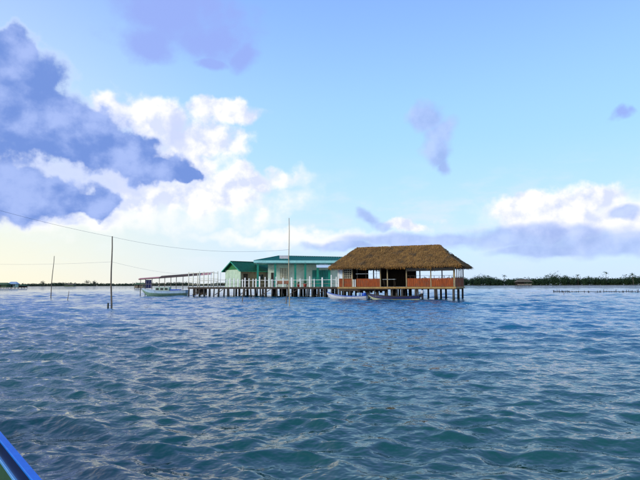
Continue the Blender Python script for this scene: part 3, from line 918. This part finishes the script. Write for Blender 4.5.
# ------------------------------------------------------------------ covered boat at the far end of the jetty
bx, by = at(188, 80.0)
gb = thing('green_passenger_boat', 'pale blue and green wooden passenger boat moored beside the bare end of the jetty', 'boat', (bx, by - .4, 0), R(178))
st = loft(7.2, 1.9, .86, .40, .10, .25, bw=2.6)
hull_parts(gb, st, M_boatgreen, M_skyblue, M_greywood, M_boatwhite, .62)
thwarts(gb, st, (.2, .35, .5), M_greywood)
MB().hexa([(5.0, -.62, .90), (6.5, -.25, 1.04), (6.5, .25, 1.04), (5.0, .62, .90), (5.0, -.60, .98), (6.5, -.22, 1.13), (6.5, .22, 1.13), (5.0, .60, .98)]).build('fore_deck', M_skyblue, gb)
MB().box(2.7, 4.9, -.60, .60, .30, 1.42).build('cabin', M_mint, gb)
for x in (2.9, 3.6, 4.3):
    MB().box(x, x + .45, .602, .62, .98, 1.32).build('cabin_window', M_glassdark, gb)
MB().box(1.0, 2.5, -.55, .55, .30, 1.10).build('engine_box', M_blue, gb)

# landing shelter with a long tilted roof
sx, sy = at(190, 81.6)
sh = thing('landing_shelter', 'long sloping rusty sheet roof on thin posts above the moored passenger boat', 'shelter', (sx, sy, 0), R(-2))
lo, hi = (-8.4, 2.78), (3.6, 3.62)
def sz(x): return lo[1] + (hi[1] - lo[1]) * (x - lo[0]) / (hi[0] - lo[0])
k = 7
xs = [lo[0] + (hi[0] - lo[0]) * i / k for i in range(k + 1)]
for i in range(k):
    a, b = xs[i] + .01, xs[i + 1] - .01
    hw = .85 if 2 <= i <= 6 else .35
    m_ = M_rust if 1 < i < 6 else M_fadedpink
    MB().hexa([(a, -hw, sz(a) - .26 * hw), (b, -hw, sz(b) - .26 * hw), (b, hw, sz(b) + .26 * hw), (a, hw, sz(a) + .26 * hw),
               (a, -hw, sz(a) - .26 * hw + .04), (b, -hw, sz(b) - .26 * hw + .04), (b, hw, sz(b) + .26 * hw + .04), (a, hw, sz(a) + .26 * hw + .04)]).build('roof_sheet', m_, sh)
MB().beam((lo[0], 0, sz(lo[0]) - .10), (hi[0], 0, sz(hi[0]) - .10), .10, .14).build('ridge_pole', M_darkwood, sh)
for x in (-8.1, -7.3, -6.2, -5.0, -4.1, -3.1, -2.2, -1.1):
    MB().tube([(x, 0, -1.0), (x, 0, sz(x) - .175)], [.06, .05], 7).build('post', M_pile if x < -7 else M_greywood, sh, smooth=True)
MB().tube([(-8.1, -.06, 1.9), (-1.1, -.06, 2.0)], .03, 6).build('rail', M_greywood, sh, smooth=True)
tp = MB()
rows = []
for i in range(9):
    z = 2.62 - i * .17
    rows.append([(-7.25 + j * .1, -.05 + .05 * math.sin(j * 1.6 + i * .3), z) for j in range(11)])
tp.grid(rows); tp.build('tarpaulin', M_navy, sh, smooth=True)

# ------------------------------------------------------------------ poles and wires
def pole(px, dist, ztop, lean, r0, m, label, name='wooden_pole', knots=True):
    x, y = at(px, dist)
    t = thing(name, label, 'pole', (x, y, 0), 0, 'poles standing in the water')
    pts = []
    for i in range(9):
        u = i / 8; z = -1.5 + (ztop + 1.5) * u
        pts.append((lean * (z / ztop) + .03 * math.sin(u * 9), .02 * math.sin(u * 7), z))
    MB().tube(pts, [r0 * (1 - .45 * i / 8) for i in range(9)], 8).build('shaft', m, t, smooth=True)
    return t, pts
M_polebrown = mat('pole_brown', (.20, .15, .10), (.12, .09, .065), 5, .8, .2, (1, 1, .3))
M_poleyellow = mat('pole_bamboo', (.50, .42, .26), (.38, .30, .18), 5, .6, .2, (1, 1, .2))
pa, _ = pole(112.6, 38.4, 5.52, -.12, .075, M_polebrown, 'tall thin dark pole carrying two wires out in open water')
MB().tube([(-.22, -.1, -1), (-.20, -.1, .42)], [.07, .06], 7).build('stub', M_pile, pa, smooth=True)
pb, _ = pole(52.0, 72.0, 6.0, .26, .07, M_polebrown, 'thin leaning pole far out beyond the wire pole')
pc, _ = pole(289.2, 41.0, 7.25, -.04, .05, M_poleyellow, 'tallest pole, bamboo coloured, in front of the verandah house')
pole(243.0, 52.0, 1.6, .02, .06, M_polebrown, 'short brown stake in the water before the small gabled house')
pole(286.0, 45.0, .7, .02, .06, M_polebrown, 'low stub of a stake beside the tallest pole')
pole(69.3, 60.0, 1.1, .05, .05, M_polebrown, 'short crooked stake in open water between the two thin poles')

def wire(name, pts, sag, label, r=.012):
    m = MB(); path = []
    for a, b, s_ in zip(pts[:-1], pts[1:], sag):
        a, b = Vector(a), Vector(b)
        for i in range(24):
            u = i / 24; p = a.lerp(b, u); p.z -= s_ * 4 * u * (1 - u); path.append(p)
    path.append(Vector(pts[-1]))
    m.tube(path, r, 5)
    tag(m.build(name, M_wire, None, smooth=True), label, 'wire', 'overhead wires')
AX, AY = at(112.6, 38.4); BX, BY = at(52.0, 72.0); CX, CY = at(289.2, 41.0)
ex, ey = at(-120, 27.0)
wire('overhead_wire', [(ex, ey, 7.75), (AX - .12, AY, 5.48), (CX - .02, CY, 4.62)], [.25, .55], 'upper wire sloping from the sky to the tallest pole', .008)
ex, ey = at(-150, 60.0)
wire('overhead_wire', [(ex, ey, 6.0), (AX - .07, AY, 3.55), j_pt(.2, .05, JZ + 2.1)], [.75, .30], 'lower wire running from the dark wire pole to the bare jetty end', .006)

# ------------------------------------------------------------------ far shores
def shore(name, p0, p1, depth, h):
    a, b = Vector((*p0, 0)), Vector((*p1, 0)); n = 40
    side = (b - a).cross(Vector((0, 0, -1))).normalized()
    rng = random.Random(len(name) + int(h * 10))
    rows = [[], [], [], []]
    for i in range(n + 1):
        p = a.lerp(b, i / n); j = rng.uniform(-4, 4)
        for k, (d, z) in enumerate(((-2, -.6), (3, h * .5), (8, h), (depth, h))):
            q = p + side * (d + j * (k < 3)); rows[k].append((q.x, q.y, z))
    m = MB(); m.grid(rows); return m.build(name, M_mud, kind='structure')

def forest(name, p0, p1, depth, n, hmin, hmax, leaves, m, seed, label, size=1.0):
    rng = random.Random(seed); mb = MB()
    a, b = Vector((*p0, 0)), Vector((*p1, 0)); side = (b - a).cross(Vector((0, 0, -1))).normalized()
    for i in range(n):
        u = rng.random(); d = 4 + (depth - 8) * rng.random() ** 1.5
        base = a.lerp(b, u) + side * d
        hh = rng.uniform(hmin, hmax) * (1 + .16 * math.sin(u * 37) + .1 * math.sin(u * 91 + 2))
        hh *= rng.uniform(.78, 1.12)
        if rng.random() < .07: hh *= 1.32
        rw = hh * rng.uniform(.24, .42)
        for _ in range(leaves):
            th = rng.uniform(0, 6.283); ph = math.acos(rng.uniform(-1, 1)); rr = rng.random() ** .4
            p = base + Vector((math.cos(th) * math.sin(ph) * rw * rr, math.sin(th) * math.sin(ph) * rw * rr, hh * .47 + math.cos(ph) * hh * .50 * rr))
            s_ = rng.uniform(.35, .9) * size
            d1 = Vector((rng.gauss(0, 1), rng.gauss(0, 1), rng.gauss(0, .6))).normalized(); d2 = d1.cross(Vector((rng.gauss(0, 1), rng.gauss(0, 1), rng.gauss(0, 1)))).normalized()
            mb.poly([p - d1 * s_, p + d2 * s_ * .6, p + d1 * s_, p - d2 * s_ * .6], max(.001, min(1, rng.gauss(.35, .25))))
        mb.tube([base, base + Vector((0, 0, hh * .6))], [.16 * size, .06 * size], 4)
    o = mb.build(name, m, kind='stuff'); o['label'] = label
    return o
RP0, RP1 = at(300, 680.0), at(860, 480.0)
shore('far_shore', RP0, RP1, 70, .5)
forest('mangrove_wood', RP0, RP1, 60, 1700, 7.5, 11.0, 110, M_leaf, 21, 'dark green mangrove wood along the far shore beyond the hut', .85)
LP0, LP1 = at(-260, 1250.0), at(330, 1180.0)
shore('distant_shore', LP0, LP1, 90, .5)
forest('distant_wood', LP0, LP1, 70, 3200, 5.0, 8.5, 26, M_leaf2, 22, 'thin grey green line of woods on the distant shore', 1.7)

def palm(px, dist, h, label, seed):
    x, y = at(px, dist); rng = random.Random(seed)
    t = thing('palm_tree', label, 'palm tree', (x, y, .3), rng.uniform(0, 6), 'tall trees above the mangrove wood')
    l = rng.uniform(-.08, .08) * h
    MB().tube([(0, 0, 0), (l * .3, 0, h * .5), (l, 0, h)], [.28, .2, .15], 7).build('trunk', M_trunk, t, smooth=True)
    cr = MB()
    for i in range(15):
        a = i * 2.4 + rng.uniform(-.3, .3); e = rng.uniform(-.25, 1.1); L = rng.uniform(2.4, 3.4); pts = []
        for k in range(6):
            u = k / 5; pts.append(Vector((l + math.cos(a) * L * u * math.cos(e * (1 - u * .5)), math.sin(a) * L * u * math.cos(e * (1 - u * .5)), h + L * u * math.sin(e) - 1.6 * u * u)))
        for p, q in zip(pts[:-1], pts[1:]):
            d = (q - p).normalized(); sd = d.cross(Vector((0, 0, 1))).normalized()
            for sg in (-1, 1):
                for v in (0, .5):
                    w0 = p.lerp(q, v); cr.poly([w0, w0 + (q - p) * .5, w0 + (q - p) * .7 + sd * sg * .55 - Vector((0, 0, .28))])
    cr.build('crown', M_palm, t)
palm(605, 560, 14.0, 'tallest palm sticking out of the mangrove wood, near the stake weir', 1)
palm(503, 620, 11.5, 'palm above the mangrove wood just beside the far thatched hut, hut side', 2)
palm(546, 590, 11.0, 'slim palm above the mangrove wood, first past the far thatched hut', 3)
palm(577, 570, 10.8, 'palm above the mangrove wood halfway from the far hut to the tallest palm', 4)
palm(632, 540, 11.4, 'palm above the mangrove wood past the tallest palm', 5)
palm(487, 630, 11.4, 'palm above the mangrove wood midway between thatched hut and far hut', 6)

def emergent(px, dist, h, label, seed):
    x, y = at(px, dist); rng = random.Random(seed)
    t = thing('broadleaf_tree', label, 'tree', (x, y, .3), 0, 'trees over the distant shore')
    MB().tube([(0, 0, 0), (.2, 0, h * .8)], [.4, .2], 7).build('trunk', M_trunk, t, smooth=True)
    cr = MB()
    for _ in range(220):
        p = Vector((rng.gauss(0, h * .20), rng.gauss(0, h * .20), h * .66 + rng.gauss(0, h * .17)))
        d1 = Vector((rng.gauss(0, 1), rng.gauss(0, 1), rng.gauss(0, .6))).normalized(); d2 = d1.cross(Vector((0.3, .2, 1))).normalized()
        cr.poly([p - d1, p + d2 * .6, p + d1, p - d2 * .6], max(.001, min(1, rng.gauss(.35, .25))))
    cr.build('crown', M_leaf2, t)
emergent(43.5, 1180, 12, 'small round tree on the distant shore left of the leaning pole', 1)
emergent(88, 1170, 13.5, 'tree rising over the distant shore just left of the dark wire pole', 2)
emergent(95, 1170, 12.5, 'tree close beside the dark wire pole on the distant shore', 3)

# ------------------------------------------------------------------ far huts on stilts
def far_hut(px, dist, w, d, wall_h, roof_h, z0, mw, mr, label, seed, hip=.25, flat=False, open_=False):
    x, y = at(px, dist); rng = random.Random(seed)
    t = thing('stilt_hut', label, 'stilt hut', (x, y, 0), R(rng.uniform(-12, 12)), 'far huts on stilts')
    MB().box(-w / 2, w / 2, -d / 2, d / 2, z0 - .18, z0).build('floor', M_darkwood, t)
    n = max(3, int(w / 1.6))
    for i in range(n):
        for yy in (-d / 2 + .2, d / 2 - .2):
            xx = -w / 2 + .25 + (w - .5) * i / (n - 1)
            MB().tube([(xx, yy, -.8), (xx, yy, z0 - .185)], .13, 6).build('pile', M_pile, t)
    if open_:
        for i in range(n):
            xx = -w / 2 + .25 + (w - .5) * i / (n - 1)
            for yy in (-d / 2 + .2, d / 2 - .2):
                MB().box(xx - .08, xx + .08, yy - .08, yy + .08, z0, z0 + wall_h).build('post', M_darkwood, t)
        MB().box(-w / 2 + .34, w / 2 - .34, -d / 2 + .17, -d / 2 + .23, z0 + .05, z0 + .9).build('railing', mw, t)
        MB().box(-w / 2 + .5, w * .1, d / 2 - .6, d / 2 - .5, z0, z0 + wall_h).build('wall', M_darkwood, t)
    else:
        wl = MB().box(-w / 2 + .15, w / 2 - .15, -d / 2 + .15, d / 2 - .15, z0 + .002, z0 + wall_h).build('wall', mw, t)
        MB().box(-.5, .4, -d / 2 + .11, -d / 2 + .148, z0 + .02, z0 + min(2.0, wall_h - .1)).build('door', M_darkwood, t)
        for xx in (-w * .32, w * .26):
            MB().box(xx - .4, xx + .4, -d / 2 + .10, -d / 2 + .148, z0 + .8, z0 + min(1.7, wall_h - .2)).build('window', M_glassdark, t)
    r = MB(); o = .6; zz = z0 + wall_h
    e = [(-w / 2 - o, -d / 2 - o, zz), (w / 2 + o, -d / 2 - o, zz), (w / 2 + o, d / 2 + o, zz), (-w / 2 - o, d / 2 + o, zz)]
    rr = [(-w / 2 + w * hip, 0, zz + roof_h), (w / 2 - w * hip, 0, zz + roof_h)]
    r.poly([e[0], e[1], rr[1], rr[0]]); r.poly([e[2], e[3], rr[0], rr[1]]); r.poly([e[1], e[2], rr[1]]); r.poly([e[3], e[0], rr[0]]); r.poly(e[::-1])
    r.build('roof', mr, t)
M_bluegrey = mat('blue_grey_sheet', (.34, .42, .54), (.27, .35, .47), 1, .5)
M_mossroof = mat('mossy_roof', (.075, .13, .06), (.05, .09, .04), 1, .9)
far_hut(522.5, 330, 9.6, 5.0, 2.0, 2.0, .9, M_greywood, M_greythatch, 'lone grey thatched hut on stilts before the mangrove wood', 4, .2, open_=True)
far_hut(3.5, 320, 8.0, 5.0, 1.6, 1.3, .8, M_mossroof, M_mossroof, 'mossy green roofed hut cut off by the photo edge', 5, .1)
far_hut(14.5, 325, 4.6, 4.0, 2.0, 1.5, .8, M_mint, M_bluegrey, 'small far hut with blue grey roof beside the mossy hut', 6, .12)
far_hut(24.0, 330, 4.5, 3.0, 1.0, .7, .7, M_darkwood, M_mossroof, 'lowest dark hut next to the blue grey roofed one', 7, .1)
far_hut(71.0, 560, 11.0, 5.0, 1.4, 1.2, .8, M_mossroof, M_greythatch, 'tiny far hut on the water between the two thin poles', 8, .3)
far_hut(140.5, 262, 4.6, 4.0, 1.6, .9, .5, M_brownwall, M_mossroof, 'dark green and brown shack behind the covered boat landing', 9, .15)

# ------------------------------------------------------------------ stake weir on the far side water
def weir():
    rng = random.Random(12)
    x0, y0 = at(552, 98.0)
    t = thing('fish_weir', 'low line of dark stakes and netting of a fish weir across open water', 'fish weir', (x0, y0, 0), R(-4))
    x = 0.0; pm = []
    for k in range(4): pm.append(MB().tube([(0, 0, -1.0), (.05 * (k - 1.5), 0, .34 + .1 * k)], [.06, .05], 6).mesh('stake', M_pile))
    while x < 22:
        o = link('stake', rng.choice(pm), t, (x, rng.uniform(-.3, .3), rng.uniform(-.30, .10)), rng.uniform(0, 6))
        x += rng.uniform(.08, .3) if x < 3 else rng.uniform(.2, .6) if rng.random() < .85 else rng.uniform(.8, 1.8)
    for k in range(7):
        a = k * 3.1
        MB().tube([(a, 0, .16 + rng.uniform(-.06, .08)), (a + 1.5, .1, .20 + rng.uniform(-.08, .05)), (a + 3.0, 0, .16 + rng.uniform(-.06, .08))], .06, 6).build('pole_rail', M_pile, t)
weir()
pole(562, 80.0, .55, .03, .05, M_polebrown, 'single short stake in front of the fish weir')

# ------------------------------------------------------------------ the boat the picture is taken from
def own_boat():
    hx, hy = -.663, .748
    t = thing('blue_boat', 'bright blue gunwale of the boat the picture is taken from', 'boat', (-1.57, 2.94, 0), math.atan2(hy, hx))
    Bm = 1.75; zt = .65
    def edge(x):           # inset of either gunwale from the straight side
        return 0.0 if x < 1.8 else (Bm / 2 - .03) * ((x - 1.8) / 3.4) ** 2.0 if x < 5.2 else Bm / 2 - .03
    xs = [-6.5, -5, -3.5, -2, -1, 0, .5, 1, 1.4, 1.8, 2.3, 2.8, 3.3, 3.8, 4.3, 4.7, 5.0, 5.2]
    def zz(x): return zt + (.10 * max(0, (x - 1.6) / 3.6) ** 2)
    def side(name, sgn, o0, o1, z0, z1, m, bev=0.0):
        # a strake running along one side: o0..o1 inset, z0..z1 below the sheer
        b = MB(); rows = []
        for x in xs:
            e = edge(x); y = (lambda o: e + o) if sgn > 0 else (lambda o: Bm - e - o)
            z = zz(x)
            rows.append([(x, y(o0), z + z0), (x, y(o0), z + z1 - bev), (x, y(o0 + bev), z + z1), (x, y(o1 - bev), z + z1), (x, y(o1), z + z1 - bev), (x, y(o1), z + z0), (x, y(o0), z + z0)])
        b.grid(rows); return b.build(name, m, t)
    for sgn in (1, -1):
        side('gunwale', sgn, 0, .046, -.014, 0, M_boatblue, .004)
        side('inner_plank', sgn, .028, .044, -.105, -.0145, M_navygloss)
        side('stringer', sgn, .028, .058, -.125, -.106, M_skybluegloss, .003)
        side('side_plank', sgn, .006, .027, -.80, -.0145, M_boatblue)
        side('bilge_plank', sgn, .028, .045, -.55, -.127, M_greenin)
    b = MB(); b.grid([[(x, edge(x) + .06, .13), (x, Bm - edge(x) - .06, .13)] for x in xs]); b.build('floor', M_greenin, t)
    b = MB(); b.grid([[(x, edge(x) + .03, -.15), (x, Bm - edge(x) - .03, -.15)] for x in xs]); b.build('bottom', M_boatblue, t)
    MB().box(-6.5, -6.46, .03, Bm - .03, -.15, zt).build('transom', M_boatblue, t)
    for x in (-4.8, -1.6):
        MB().box(x, x + .28, .09, Bm - .09, .38, .42).build('thwart', M_greywood, t)
M_boatblue = mat('bright_blue_gloss', (.003, .16, .68), (.003, .125, .56), 6, .45, spec=.2, dirt=.22)
M_navygloss = mat('navy_gloss', (.004, .010, .075), (.003, .008, .05), 3, .35, spec=.4)
M_skybluegloss = mat('light_blue_gloss', (.10, .32, .70), (.08, .27, .62), 3, .35)
M_greenin = mat('green_boat_floor', (.012, .07, .03), (.01, .05, .022), 3, .7, dirt=.4)
own_boat()

# ------------------------------------------------------------------ ropes that hold the boats
mooring(hut_pt(-.55, -1.75, .82), j_pt(25.6, .12, JZ - .12), .10, 'rope from the raised bow of the white boat to the jetty end')
mooring(hut_pt(4.6, -1.72, .66), hut_pt(4.9, -.7, 1.08), .05, 'rope from the bow of the dark boat to the landing step')
